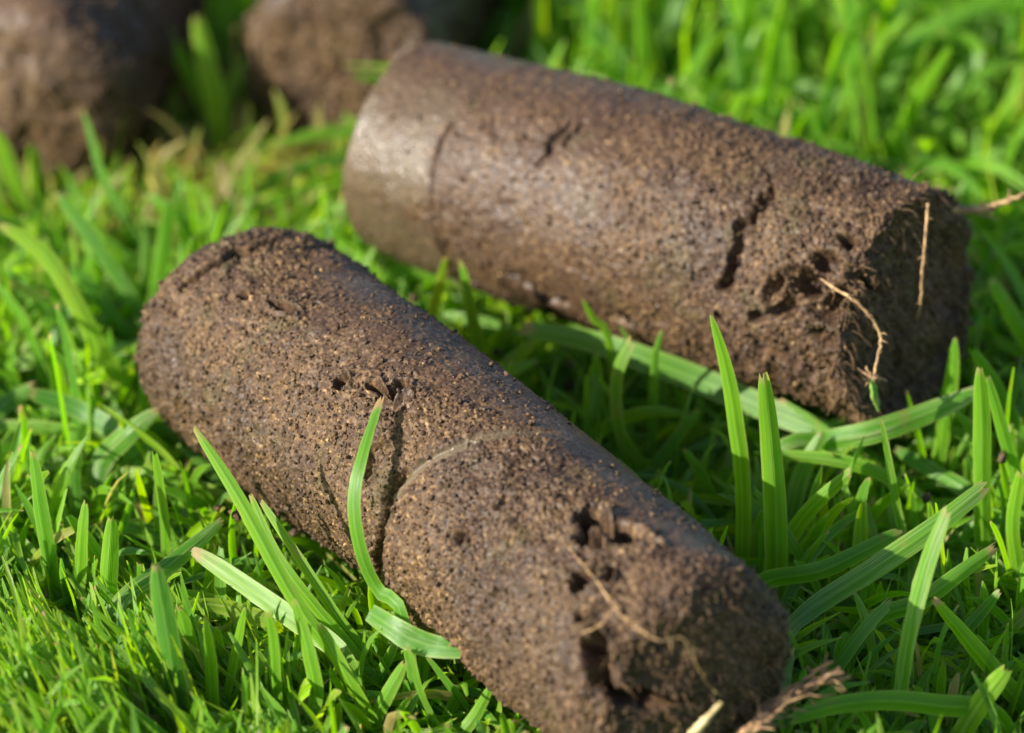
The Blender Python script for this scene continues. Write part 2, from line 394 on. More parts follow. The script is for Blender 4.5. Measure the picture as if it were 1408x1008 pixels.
    ('upright folded blade with dry streak before the scuffed lying blade', [(3.28, -2.2, 0.15), (3.16, -2.2, 0.59), (3.05, -2.2, 1.16), (2.96, -2.2, 1.64)], 0.112, 0.45, 0.5, 0.3, 0.5, 0.5, 0),
    ('upright blade with sharp tip crossing the end of the scuffed lying blade', [(3.85, -1.95, 0.15), (3.83, -1.95, 0.69), (3.8, -1.95, 1.43), (3.76, -1.95, 1.98)], 0.142, 0.5, 0.3, 0.25, 0.5, 0, 0),
    ('leaning blade directly behind the sharp-tipped upright blade', [(4.25, -1.58, 0.15), (4.14, -1.58, 0.73), (4.0, -1.58, 1.23), (3.86, -1.58, 1.71)], 0.107, 0.4, 0.25, 0.4, 0.5, 0, 0),
    ('dark blade lying in shade under the scuffed blade', [(3.86, -1.29, 0.4), (3.51, -0.94, 0.5), (3.2, -0.74, 0.6)], 0.133, 0.3, 0.2, 0.4, 0.5, 0, 0),
    ('slanting blade beyond the broken end of the banded core', [(4.59, 0.76, 0.5), (4.27, 0.76, 1.09), (4.08, 0.76, 1.44)], 0.137, 0.45, 0.25, 0.4, 0.5, 0, 0),
    ('shaded blade lying from the foot of the double-ridged upright blade', [(1.95, -3.01, 0.55), (2.47, -3.05, 0.73), (3.12, -2.71, 0.9)], 0.14, 0.3, 0.2, 0.5, 0.5, 0, 0),
    ('long half-shaded blade with ragged tip slanting up beyond the long core', [(2.12, -3.83, 0.5), (2.37, -3.45, 0.6), (2.86, -3.33, 0.9), (3.38, -3.14, 1.2), (3.75, -2.9, 1.4)], 0.155, 0.35, 0.2, 0.8, 0.8, 0.4, 0),
    ('tall blade with bright glossy streak crossing the half-shaded blade', [(2.96, -4.75, 0.15), (3.0, -4.7, 0.61), (3.09, -4.62, 1.18), (3.19, -4.53, 1.64), (3.33, -4.45, 2.04)], 0.157, 0.35, 0.25, 0.4, 0.5, 0.6, 0),
    ('blunt-tipped blade leaning away from the rounded end of the long core', [(2.32, -4.13, 0.15), (2.54, -4.05, 0.45), (2.77, -3.93, 0.71), (2.96, -3.83, 0.88)], 0.148, 0.4, 0.25, 0.6, 0.3, 0, 0),
    ('broad slanting blade with dry tan tip crossing another near its base', [(4.09, -4.47, 0.15), (3.78, -4.39, 0.51), (3.54, -4.29, 0.8), (3.28, -4.17, 1.09)], 0.159, 0.6, 0.25, 0.4, 1, 0, 0),
    ('pale blade crossing in front of the dry-tipped slanting blade', [(3.38, -4.97, 0.15), (3.59, -5.07, 0.68), (3.77, -5.17, 1.04)], 0.162, 0.65, 0.25, 0.4, 0.5, 0.3, 0),
    ('arched blade lying flat beside the frayed root tuft', [(3.73, -4.95, 0.5), (3.26, -5.13, 0.7), (2.87, -5.22, 0.8), (2.47, -5.3, 0.8), (2.11, -5.35, 0.7)], 0.15, 0.4, 0.2, 0.5, 0.5, 0, 0),
    ('half-lit blade with dark spot at its tip beyond the glossy streaked blade', [(2.8, -3.54, 0.5), (3.21, -3.52, 0.7), (3.49, -3.48, 0.9), (3.82, -3.35, 1.1)], 0.132, 0.35, 0.2, 0.6, 0.8, 0, 0),
    ('crinkled shaded blade beyond the dry-tipped slanting blade', [(3.45, -3.39, 0.15), (3.66, -3.39, 0.45), (3.86, -3.39, 0.73)], 0.104, 0.2, 0.25, 0.4, 0.5, 0, 0),
    ('small bright blade tip in the shade of the arched lying blade', [(3.33, -4.36, 0.15), (3.34, -4.36, 0.41), (3.36, -4.36, 0.64)], 0.085, 0.6, 0.25, 0.4, 0.5, 0, 0),
    ('short pale curled blade behind the ragged half-shaded blade', [(3.61, -1.83, 0.15), (3.7, -1.83, 0.35), (3.84, -1.83, 0.54)], 0.095, 0.3, 0.25, 0.4, 0.5, 0.5, 0),
    ('bright upright blade behind the leaning paired blade', [(4.13, -2.2, 0.15), (4.06, -2.2, 0.69), (4.1, -2.2, 1.16)], 0.118, 0.6, 0.25, 0.4, 0.5, 0, 0),
    ('broad whitish blurred blade beyond the crest of the banded core', [(1.48, 7.61, 0.15), (1.5, 7.67, 0.58), (1.63, 7.81, 1.17)], 0.196, 0.2, 0.25, 0.4, 0.5, 0.3, 0),
    ('long blurred blade sloping up beyond the broken end of the banded core', [(3.67, 6.03, 0.15), (3.9, 6.12, 0.45), (4.32, 6.32, 0.77), (4.88, 6.63, 1.08)], 0.151, 0.45, 0.25, 0.4, 0.5, 0, 0),
    ('blurred blade arching over beyond the banded core', [(3.52, 6.11, 0.15), (3.51, 6.19, 0.64), (3.7, 6.32, 1.14), (4.14, 6.47, 1.37), (4.83, 6.71, 1.57)], 0.15, 0.4, 0.25, 0.4, 0.5, 0, 0),
    ('straight blurred blade standing beyond the banded core', [(2.93, 7.44, 0.15), (2.87, 7.51, 0.65), (2.81, 7.64, 1.24)], 0.182, 0.55, 0.25, 0.4, 0.5, 0, 0),
    ('dry tan blade beyond the smooth band of the core', [(-0.03, 7.78, 0.15), (0.06, 7.84, 0.54), (0.27, 7.98, 1.02)], 0.141, 1.0, 0.25, 0.4, 0.5, 0, 0),
    ('blurred green blade beside the dry tan blade', [(-0.35, 8.12, 0.15), (-0.25, 8.19, 0.39), (-0.1, 8.32, 0.66)], 0.177, 0.6, 0.25, 0.4, 0.5, 0, 0),
    ('short blurred blade with pale tip beyond the banded core', [(1.86, 7.52, 0.15), (1.97, 7.52, 0.42), (2.16, 7.52, 0.66)], 0.119, 0.3, 0.25, 0.4, 1, 0, 0),
    ('curled blurred blade beyond the banded core', [(4.26, 5.62, 0.15), (4.04, 5.71, 0.78), (4.33, 5.83, 1.32), (3.96, 5.92, 1.5)], 0.122, 0.5, 0.25, 0.4, 0.5, 0, 0),
]
CLIPPING = [(-1.109, -4.211, 1.0), (-0.953, -4.382, 0.98), (-0.782, -4.534, 0.95), (-0.584, -4.606, 0.92), (-0.404, -4.657, 0.93), (-0.303, -4.676, 0.96)]
ROOTS = {
    'c2_a': [(2.524, -0.897, 2.266), (2.65, -1.02, 2.227), (2.774, -1.149, 2.211), (2.91, -1.216, 2.092), (3.011, -1.216, 1.886), (2.98, -1.323, 1.714), (2.941, -1.374, 1.527)],
    'c2_b': [(3.425, -0.37, 2.694), (3.397, -0.606, 2.542), (3.378, -0.664, 2.271), (3.369, -0.677, 1.977), (3.352, -0.666, 1.771)],
    'c2_c': [(3.53, 0.257, 2.383), (3.742, 0.24, 2.35), (3.925, 0.24, 2.35), (4.107, 0.265, 2.399), (4.301, 0.301, 2.469)],
    'c2_sprout': [(2.939, -1.377, 1.595), (2.965, -1.409, 1.444), (3.0, -1.396, 1.304)],
    'c1_a': [(0.372, -5.237, 2.207), (0.522, -5.57, 2.184), (0.654, -5.871, 2.159), (0.758, -6.135, 2.128), (0.888, -6.384, 2.115), (1.059, -6.626, 2.13), (1.178, -6.584, 2.112), (1.258, -6.558, 2.103), (1.325, -6.541, 1.94), (1.428, -6.455, 1.693), (1.514, -6.356, 1.511)],
    'c1_b': [(0.758, -6.131, 2.126), (0.667, -6.208, 2.028), (0.517, -6.158, 1.912)],
    'c1_straw': [(1.548, -6.463, 1.505), (1.43, -6.522, 1.39), (1.296, -6.59, 1.256)],
    'tuft': [(1.696, -6.042, 0.95), (1.891, -5.89, 1.05), (2.112, -5.79, 1.15), (2.421, -5.657, 1.3)],
}
F1_ENDS = (-2.403, 0.194, 1.3), (1.4, -6.06, 1.3), 0.965
F2_ENDS = (-0.923, 2.903, 1.7), (3.322, -0.308, 1.7), 1.02
F3_ENDS = (-3.823, 8.318, 0.95), (-4.482, 5.405, 0.95), 0.99
F4_ENDS = (-0.959, 9.223, 0.95), (-1.608, 6.145, 0.95), 0.99
DS1, DS2, NC1, NC2 = 0.0098, 0.0118, 22000, 13000

# ------------------------------------------------------------------ ground
def ground_height(x, y):
    p = np.stack([x, y, np.zeros_like(x)], 1)
    h = 0.35 * (fbm(p, 0.55, 3, 3) - 0.5) + 0.12 * (fbm(p, 2.5, 5, 3) - 0.5)
    near = np.exp(-((x + 3.3) ** 2 + (y + 4.9) ** 2) / 2.6)
    return (h + 0.45 * near) * (1 / (1 + (np.hypot(x, y) / 60) ** 2))

gs = np.sinh(np.linspace(-6.3, 6.3, 181)) * 14.0
gx, gy = np.meshgrid(gs, gs, indexing='ij')
gz = ground_height(gx.ravel(), gy.ravel()) - 0.05
gi = np.arange(181 * 181).reshape(181, 181)
gf = np.stack([gi[:-1, :-1], gi[1:, :-1], gi[1:, 1:], gi[:-1, 1:]], -1).reshape(-1, 4)
tag(mesh_object('ground', np.stack([gx.ravel(), gy.ravel(), gz], 1), gf, M_GROUND), kind='structure')

# ------------------------------------------------------------------ soil cores
class CoreFrame:
    def __init__(self, A, B, R):
        self.A, self.B, self.R = np.array(A), np.array(B), R
        self.L = np.linalg.norm(self.B - self.A)
        self.a = (self.B - self.A) / self.L
        e1 = np.array([-self.a[1], self.a[0], 0.0])
        self.e1 = e1 / np.linalg.norm(e1)
        self.e2 = np.cross(self.a, self.e1)
        if self.e2[2] < 0: self.e2 = -self.e2

F1 = CoreFrame(*F1_ENDS)
F2 = CoreFrame(*F2_ENDS)
F3 = CoreFrame(*F3_ENDS)
F4 = CoreFrame(*F4_ENDS)
FRAMES = [F1, F2, F3, F4]

def seg_dist(x, y, pts):
    best = np.full(x.shape, 9.0, np.float32)
    for (x0, y0), (x1, y1) in zip(pts[:-1], pts[1:]):
        dx, dy = x1 - x0, y1 - y0
        t = np.clip(((x - x0) * dx + (y - y0) * dy) / (dx * dx + dy * dy + 1e-9), 0, 1)
        best = np.minimum(best, np.hypot(x - x0 - t * dx, y - y0 - t * dy))
    return best

def core_mesh(fr, ds, seed, rim, dome, arc, coarse, feats, rough_end=0.0, grain_amp=1.0):
    """Displaced surface of revolution. rim, dome: (near A, near B)."""
    R, L = fr.R, fr.L
    prof = []
    for t in np.linspace(0, 1, 40):                       # cap at A, then its rim
        prof.append((-dome[0] * (1 - t * t), t * (R - rim[0])))
    for t in np.linspace(0, math.pi / 2, 24)[1:]:
        prof.append((rim[0] * (1 - math.cos(t)), R - rim[0] + rim[0] * math.sin(t)))
    for t in np.linspace(0, 1, 200)[1:]:
        prof.append((rim[0] + (L - rim[0] - rim[1]) * t, R))
    for t in np.linspace(0, math.pi / 2, 24)[1:]:
        prof.append((L - rim[1] + rim[1] * math.sin(t), R - rim[1] + rim[1] * math.cos(t)))
    for t in np.linspace(1, 0, 40)[1:]:
        prof.append((L + dome[1] * (1 - t * t), t * (R - rim[1])))
    prof = np.array(prof)
    s = np.concatenate([[0], np.cumsum(np.hypot(*np.diff(prof, axis=0).T))])
    ss = np.linspace(0, s[-1], int(s[-1] / ds))
    px, pr = np.interp(ss, s, prof[:, 0]), np.maximum(np.interp(ss, s, prof[:, 1]), 0.004)
    tx, tr = np.gradient(px), np.gradient(pr)
    ln = np.hypot(tx, tr) + 1e-9
    nx, nr = -tr / ln, tx / ln
    ker = np.ones(7) / 7
    nx, nr = np.convolve(np.pad(nx, 3, 'edge'), ker, 'valid'), np.convolve(np.pad(nr, 3, 'edge'), ker, 'valid')
    th_d = np.arange(R_(arc[0]), R_(arc[1]), ds / R)
    th_c = np.arange(R_(arc[1]), R_(arc[0] + 360) - 1e-3, coarse / R)
    th = np.concatenate([th_d, th_c])
    nrow, ncol = len(px), len(th)
    X = np.repeat(px, ncol); RR = np.repeat(pr, ncol); NX = np.repeat(nx, ncol); NR = np.repeat(nr, ncol)
    TH = np.tile(th, nrow)
    co, si = np.cos(TH), np.sin(TH)
    q = np.stack([X, RR * co, RR * si], 1).astype(np.float32)
    side = sstep(0.6, 0.97, RR / R) * sstep(-0.3, 0.15, X) * (1 - sstep(L - 0.15, L + 0.3, X) * 0.5)
    out = feats(q, X, np.degrees(TH) % 360, RR, side)
    smear, clay, extra, axial = out['smear'], out['clay'], out['disp'], out['axial']
    rough = np.clip(1 - smear, 0.12, 1) * grain_amp
    low = 0.17 * (fbm(q, 0.55, seed, 3) - 0.5) + 0.055 * (fbm(q, 2.3, seed + 5, 3) - 0.5) * (0.4 + 0.6 * rough)
    warp = q + 0.03 * np.stack([vnoise(q, 9, seed + 31), vnoise(q, 9, seed + 32), vnoise(q, 9, seed + 33)], 1)
    f1, id1 = worley(warp, 23.0, seed + 7)
    f2, id2 = worley(q, 34.0, seed + 8)
    f0, id0 = worley(warp, 6.5, seed + 9)
    lump = 0.034 * (0.55 - f0) * (0.3 + 1.2 * id0)
    g1 = 0.038 * (0.5 - f1) * (0.25 + 1.3 * id1 ** 2)
    g2 = 0.025 * (0.5 - f2) * (0.3 + 1.1 * id2)
    pore_n = fbm(q, 3.6, seed + 12, 3)
    pores = -0.03 * sstep(0.65, 0.74, pore_n) * sstep(0.35, 0.6, vnoise(q, 11.0, seed + 13))
    med = 0.05 * (fbm(q, 6.0, seed + 14, 3, 0.6) - 0.5)
    sheared = np.stack([X * 13.0 + 2.5 * np.cos(TH), RR * co * 3.2, RR * si * 3.2], 1)          # drag marks round the core
    med = med + 0.030 * (fbm(sheared, 1.0, seed + 21, 3, 0.6) - 0.5)
    patchy = 0.35 + 0.95 * sstep(0.36, 0.62, fbm(q, 1.3, seed + 22, 3))
    med, lump = med * (0.6 + 0.6 * patchy), lump * patchy
    d = low + extra + rough * (g1 * (0.55 + 0.45 * patchy) + g2 + lump + med + pores * side) + 0.006 * (vnoise(q, 45.0, seed + 15) - 0.5)
    bow = out.get('bow', 0.0) * np.sin(np.clip(X / L, 0, 1) * math.pi)
    X2 = X + NX * d + axial
    R2 = np.maximum(RR + NR * d, 0.002)
    P = (fr.A[None] + X2[:, None] * fr.a[None] + (R2 * co)[:, None] * fr.e1[None] + (R2 * si)[:, None] * fr.e2[None]
         + (np.zeros(len(X)) + bow)[:, None] * (0.75 * fr.e1 + 0.65 * fr.e2)[None])
    N = NX[:, None] * fr.a[None] + (NR * co)[:, None] * fr.e1[None] + (NR * si)[:, None] * fr.e2[None]
    grid = np.arange(nrow * ncol, dtype=np.int32).reshape(nrow, ncol)
    nxt = np.roll(grid, -1, axis=1)
    faces = np.stack([grid[:-1], nxt[:-1], nxt[1:], grid[1:]], -1).reshape(-1, 4)
    ring_area = RR * (np.concatenate([np.full(len(th_d), ds), np.full(len(th_c), coarse)])[None].repeat(nrow, 0).ravel())
    grain = 0.55 * id1 + 0.45 * id2
    return P, N, faces, dict(grain=grain, smear=smear, clay=clay), ring_area * np.clip(rough, 0.05, 1) ** 2

ICO_V, ICO_F = None, None
def ico():
    g = (1 + 5 ** 0.5) / 2
    v = np.array([(-1, g, 0), (1, g, 0), (-1, -g, 0), (1, -g, 0), (0, -1, g), (0, 1, g), (0, -1, -g), (0, 1, -g), (g, 0, -1), (g, 0, 1), (-g, 0, -1), (-g, 0, 1)])
    f = np.array([(0, 11, 5), (0, 5, 1), (0, 1, 7), (0, 7, 10), (0, 10, 11), (1, 5, 9), (5, 11, 4), (11, 10, 2), (10, 7, 6), (7, 1, 8), (3, 9, 4), (3, 4, 2), (3, 2, 6), (3, 6, 8), (3, 8, 9), (4, 9, 5), (2, 4, 11), (6, 2, 10), (8, 6, 7), (9, 8, 1)])
    return v / np.linalg.norm(v[0]), f
ICO_V, ICO_F = ico()

def crumbs(P, N, weight, n, smin, smax, attrs, rg):
    idx = rg.choice(len(P), n, p=weight / weight.sum())
    size = smin + (smax - smin) * rg.random(n) ** 3.0
    q = rg.normal(size=(n, 3, 3))
    Q, _ = np.linalg.qr(q)
    sc = size[:, None] * rg.uniform(0.55, 1.25, (n, 3))
    v = ICO_V[None] * (1 + rg.uniform(-0.28, 0.28, (n, 12, 1)))
    v = np.einsum('nij,nkj->nki', Q, v * sc[:, None])
    v = v + (P[idx] + N[idx] * (size * rg.uniform(-0.1, 0.55, n))[:, None])[:, None]
    f = (ICO_F[None] + (np.arange(n) * 12)[:, None, None]).reshape(-1, 3)
    gr = np.clip(rg.normal(0.5, 0.17, n), 0.22, 1)
    gold = (rg.random(n) < 0.06) & (size < smin + 0.45 * (smax - smin))
    gr = np.where(gold, rg.uniform(0.9, 1.25, n), gr)
    at = dict(grain=np.repeat(gr, 12), smear=np.repeat(attrs['smear'][idx] * 0.3, 12), clay=np.repeat(attrs['clay'][idx] * 0.5, 12))
    return v.reshape(-1, 3), f, at

def tube(path, radii, sides=6, wob=0.0, rg=rng, sub=6):
    path = np.asarray(path, float)
    pts = catmull(path, sub * (len(path) - 1) + 1)
    n = len(pts)
    if wob: pts = pts + rg.normal(0, wob, pts.shape) * np.linspace(0.3, 1, n)[:, None]
    rad = np.interp(np.linspace(0, 1, n), np.linspace(0, 1, len(radii)), radii) * rg.uniform(0.8, 1.25, n)
    t = np.gradient(pts, axis=0); t /= np.linalg.norm(t, axis=1, keepdims=True) + 1e-9
    ref = np.array([0.31, 0.2, 0.93])
    a = np.cross(t, ref); a /= np.linalg.norm(a, axis=1, keepdims=True) + 1e-9
    b = np.cross(t, a)
    ang = np.arange(sides) * 2 * math.pi / sides
    v = pts[:, None] + rad[:, None, None] * (np.cos(ang)[None, :, None] * a[:, None] + np.sin(ang)[None, :, None] * b[:, None])
    v = v.reshape(-1, 3)
    g = np.arange(n * sides).reshape(n, sides); nx = np.roll(g, -1, 1)
    f = np.stack([g[:-1], nx[:-1], nx[1:], g[1:]], -1).reshape(-1, 4)
    cap = [np.stack([g[-1, [0]], g[-1, [i]], g[-1, [i + 1]], g[-1, [i + 1]]], -1) for i in range(0)]
    return v, f

def catmull(p, n):
    p = np.asarray(p, float)
    k = len(p)
    if k == 2:
        return p[0] + (p[1] - p[0]) * np.linspace(0, 1, n)[:, None]
    e = np.vstack([2 * p[0] - p[1], p, 2 * p[-1] - p[-2]])
    ch = np.concatenate([[0], np.cumsum(np.linalg.norm(np.diff(p, axis=0), axis=1))])
    tt = np.interp(np.linspace(0, ch[-1], n), ch, np.arange(k))
    i = np.clip(tt.astype(int), 0, k - 2)
    f = (tt - i)[:, None]
    a, b, c, d = e[i], e[i + 1], e[i + 2], e[i + 3]
    return 0.5 * (2 * b + (c - a) * f + (2 * a - 5 * b + 4 * c - d) * f ** 2 + (3 * b - a - 3 * c + d) * f ** 3)

def join(parts):
    vs, fs, o = [], [], 0
    for v, f in parts:
        vs.append(v); fs.append(f + o); o += len(v)
    return np.concatenate(vs), np.concatenate(fs)

def hairs(P, N, weight, n, lmin, lmax, rad, rg, droop=0.6):
    idx = rg.choice(len(P), n, p=weight / weight.sum())
    parts = []
    for i in idx:
        L = rg.uniform(lmin, lmax)
        d = N[i] + rg.normal(0, 0.6, 3); d /= np.linalg.norm(d)
        m = P[i] + d * L * 0.5
        e = P[i] + d * L + np.array([0, 0, -droop * L]) + rg.normal(0, 0.25 * L, 3)
        parts.append(tube([P[i] - N[i] * 0.02, m, e], [rad, rad * 0.8, rad * 0.3], 3, 0, rg, 3))
    return join(parts)

def warped(q, seed, amp, sc):
    return (amp * (vnoise(q, sc, seed) - 0.5) + 0.5 * amp * (vnoise(q, sc * 2.3, seed + 2) - 0.5),
            amp * (vnoise(q, sc, seed + 1) - 0.5) + 0.5 * amp * (vnoise(q, sc * 2.3, seed + 3) - 0.5))

def feats_long(q, X, T, RR, side):
    R = F1.R
    y = np.radians(T) * R
    wx, wy = warped(q, 71, 0.16, 4.5)
    x, yy = X + wx, y + wy
    arcpts = lambda L: [(u, math.radians(t) * R) for u, t in L]
    smear = 0.82 * sstep(104, 76, T) * sstep(0.7, 1.6, X) * (0.62 + 0.38 * sstep(0.35, 0.6, fbm(q, 1.6, 75, 3)))
    smear = np.maximum(smear, 0.5 * sstep(0.52, 0.66, fbm(q, 0.9, 77, 3)))
    smear = np.maximum(smear * sstep(7.2, 6.7, X), 0.0)
    d = np.zeros_like(X)
    rag, rag2 = vnoise(q, 12.0, 79), vnoise(q, 27.0, 80)
    # worm hole by the blade, and the three openings near the rounded end
    for u, t, rx, ry, dep in ((3.38, 114, 0.085, 0.07, 0.30), (3.27, 119, 0.06, 0.05, 0.16), (6.08, 104, 0.18, 0.10, 0.40), (6.40, 97, 0.17, 0.10, 0.34), (6.28, 110, 0.09, 0.07, 0.24), (6.60, 92, 0.08, 0.06, 0.16),
                              (6.50, 126, 0.12, 0.11, 0.32), (6.98, 145, 0.11, 0.09, 0.38), (6.72, 118, 0.07, 0.05, 0.14), (6.80, 138, 0.07, 0.05, 0.16), (1.26, 120, 0.10, 0.05, 0.13),
                              (1.72, 115, 0.12, 0.05, 0.14), (2.9, 128, 0.07, 0.05, 0.12), (4.55, 112, 0.07, 0.05, 0.14), (5.2, 150, 0.06, 0.05, 0.10), (3.7, 150, 0.05, 0.16, 0.12)):
        k = np.hypot((x - u) / rx, (yy - math.radians(t) * R) / ry) + 0.8 * (rag - 0.5) + 0.35 * (rag2 - 0.5)
        d -= dep * sstep(1.25, 0.7, k)
        d += 0.035 * sstep(2.1, 1.4, k) * sstep(1.1, 1.45, k)
    # cracks
    c = seg_dist(x, yy, arcpts([(0.50, 132), (0.54, 125), (0.63, 111), (0.60, 97), (0.72, 78)]))
    d -= 0.17 * sstep(0.075, 0.02, c)
    c = seg_dist(x, yy, arcpts([(6.95, 144), (7.1, 149), (7.25, 157), (7.4, 164), (7.55, 172)]))
    d -= 0.34 * sstep(0.10, 0.03, c + 0.05 * (rag - 0.5))
    # ring left by the tine: a groove, then a narrow band of pressed grey clay, then the crumbly face set back
    ringx = np.interp(T, [60, 78, 105, 122, 135, 154, 171, 199, 240], [4.78, 4.66, 4.45, 4.31, 4.17, 4.08, 4.10, 4.02, 4.0])
    xr = X + 0.25 * wx - ringx
    on = sstep(70, 84, T) * sstep(236, 215, T)
    band = sstep(-0.02, 0.01, xr) * sstep(0.19, 0.15, xr) * on
    d -= 0.045 * band
    d -= 0.20 * sstep(0.05, 0.015, np.abs(xr + 0.04) + 0.03 * (rag - 0.5)) * sstep(132, 160, T) * on
    d -= 0.05 * sstep(0.03, 0.01, np.abs(xr - 0.19)) * on
    d += 0.055 * sstep(0.12, 0.2, xr) * sstep(0.9, 0.3, xr) * on
    smear = np.maximum(smear, band * 0.95)
    clay = band * 1.0
    # the end bulges unevenly
    ax = 0.24 * (fbm(q, 1.3, 83, 3) - 0.5) * sstep(6.9, 7.4, X)
    d += 0.09 * (fbm(q, 2.2, 85, 3) - 0.5) * sstep(6.3, 7.2, X)
    ax = ax + 0.22 * (fbm(q, 1.0, 84, 3) - 0.5) * sstep(0.3, -0.05, X)
    # gentle waist and swell along the length
    d += np.interp(X, [0, 0.6, 2.0, 3.5, 4.1, 4.4, 6.0, 7.0, 7.5], [-0.02, 0.02, 0.01, -0.01, -0.02, 0.0, 0.015, -0.01, -0.06])
    return dict(smear=np.clip(smear, 0, 1), clay=clay, disp=d, axial=ax, bow=0.10)

def feats_banded(q, X, T, RR, side):
    R = F2.R
    y = np.radians(T) * R
    wx, wy = warped(q, 171, 0.15, 4.5)
    x, yy = X + wx, y + wy
    arcpts = lambda L: [(u, math.radians(t) * R) for u, t in L]
    ringx = np.interp(T, [60, 123, 141, 162, 184, 200, 250], [1.2, 1.07, 1.0, 1.05, 1.11, 1.14, 1.2])
    xr = X + 0.2 * wx - ringx
    smear = np.maximum((0.72 + 0.24 * sstep(0.4, 0.6, fbm(q, 1.7, 191, 3))) * sstep(0.10, -0.12, xr + 0.14 * (fbm(q, 2.4, 178, 3) - 0.5)), 0.66 * sstep(4.2, 2.0, X))
    smear = np.maximum(smear, 0.4 * sstep(95, 70, T))
    smear = smear * (1 - 0.5 * sstep(0.54, 0.66, fbm(q, 1.3, 175, 3)) * sstep(0.0, 0.2, xr))
    smear = smear * (1 - sstep(5.0, 5.3, X) * 0.9)
    clay = 0.55 * sstep(0.05, -0.2, xr + 0.12 * (fbm(q, 2.2, 177, 3) - 0.5)) * sstep(0.38, 0.6, fbm(q, 1.9, 176, 4) + 0.12) * sstep(95, 130, T)
    d = np.zeros_like(X)
    d -= 0.035 * sstep(0.035, 0.008, np.abs(xr)) * sstep(112, 140, T) * (0.4 + 0.9 * vnoise(q, 3.0, 190))
    d -= 0.012 * sstep(0.0, 0.08, xr)
    for pts, w, dep in (([(2.11, 115), (2.08, 129), (1.98, 139)], 0.05, 0.08),
                        ([(2.25, 112), (2.22, 124)], 0.04, 0.04),
                        ([(4.19, 117), (4.16, 128), (4.13, 140), (4.12, 153), (4.15, 168)], 0.065, 0.20),
                        ([(4.04, 100), (4.12, 110), (4.19, 117)], 0.04, 0.05),
                        ([(4.06, 181), (4.30, 192), (4.56, 203), (4.80, 214), (5.0, 222)], 0.035, 0.16),
                        ([(4.46, 185), (4.81, 196), (5.19, 209), (5.43, 218)], 0.05, 0.20),
                        ([(1.85, 200), (2.1, 204), (2.5, 206)], 0.06, 0.10), ([(3.0, 203), (3.15, 206)], 0.08, 0.10)):
        c = seg_dist(x, yy, arcpts(pts)) + 0.05 * (vnoise(q, 16.0, 192) - 0.5)
        d -= dep * (0.35 + 1.0 * vnoise(q, 5.0, 193)) * sstep(w, w * 0.3, c)
    for u, t, rx, ry, dep in ((4.82, 154, 0.16, 0.10, 0.30), (4.95, 142, 0.10, 0.10, 0.20), (4.73, 166, 0.12, 0.10, 0.22), (5.10, 128, 0.10, 0.07, 0.16),
                              (4.55, 160, 0.07, 0.07, 0.14), (5.15, 160, 0.14, 0.14, 0.24), (5.1, 178, 0.12, 0.10, 0.20), (4.5, 172, 0.08, 0.06, 0.14), (5.25, 143, 0.08, 0.1, 0.16)):
        k = np.hypot((x - u) / rx, (yy - math.radians(t) * R) / ry)
        d -= dep * sstep(1.4, 0.5, k)
    zone = sstep(4.2, 4.9, X)
    d += zone * 0.14 * (fbm(q, 3.2, 181, 3, 0.6) - 0.5)
    ax = 0.42 * (fbm(q, 1.3, 183, 4, 0.6) - 0.5) * sstep(5.0, 5.3, X) + 0.05 * (fbm(q, 1.0, 184, 3) - 0.5) * sstep(0.3, -0.05, X)
    # the skin at the underside runs on past the broken face
    ax += 0.10 * sstep(5.1, 5.3, X) * sstep(205, 225, T) * sstep(0.8, 0.98, RR / R)
    d += np.interp(X, [0, 0.4, 1.5, 3.0, 4.4, 5.3], [-0.04, -0.02, 0.0, 0.035, 0.035, -0.01])
    return dict(smear=np.clip(smear, 0, 1), clay=clay, disp=d, axial=ax)

def feats_far(seed):
    def f(q, X, T, RR, side):
        sm = 0.5 * sstep(0.5, 0.65, fbm(q, 1.0, seed, 3))
        d = 0.10 * (fbm(q, 1.4, seed + 4, 2) - 0.5) - 0.05 * sstep(0.6, 0.72, fbm(q, 2.0, seed + 6, 3))
        return dict(smear=sm, clay=np.zeros_like(X), disp=d, axial=0.12 * (fbm(q, 1.2, seed + 8, 3) - 0.5))
    return f

def make_core(fr, label, ds, seed, rim, dome, arc, coarse, feats, ncrumb, csize, grain_amp=1.0):
    mid = (fr.A + fr.B) / 2
    root = tag(empty('soil_core', (mid[0], mid[1], mid[2] - fr.R)), label, 'soil core', 'pulled soil cores lying on the lawn')
    P, N, f, at, w = core_mesh(fr, ds, seed, rim, dome, arc, coarse, feats, grain_amp=grain_amp)
    mesh_object('soil_body', P, f, M_SOIL, root, mid, at)
    rg = np.random.default_rng(seed)
    v, fc, ca = crumbs(P, N, w, ncrumb, csize[0], csize[1], at, rg)
    o = mesh_object('soil_crumbs', v, fc, M_SOIL, root, mid, ca, smooth=False)
    o['kind'] = 'stuff'
    return root, P, N, w, mid

core1, P1, N1, W1, MID1 = make_core(F1, 'long crumbly brown soil core with open holes near its rounded end', DS1, 11, (0.40, 0.30), (0.10, 0.10), (22, 258), 0.03, feats_long, NC1, (0.007, 0.025))
core2, P2, N2, W2, MID2 = make_core(F2, 'brown soil core with smooth pale band at one end and roots at its broken end', DS2, 23, (0.10, 0.07), (0.02, 0.0), (30, 262), 0.035, feats_banded, NC2, (0.008, 0.028))
core3, *_ = make_core(F3, 'blurred brown soil core behind the glossy white-streaked grass blade', 0.035, 37, (0.40, 0.40), (0.1, 0.1), (20, 260), 0.06, feats_far(301), 2500, (0.012, 0.04))
core4, *_ = make_core(F4, 'blurred brown soil core just behind the smooth end of the banded core', 0.035, 41, (0.30, 0.25), (0.1, 0.05), (20, 260), 0.06, feats_far(331), 2500, (0.012, 0.04))

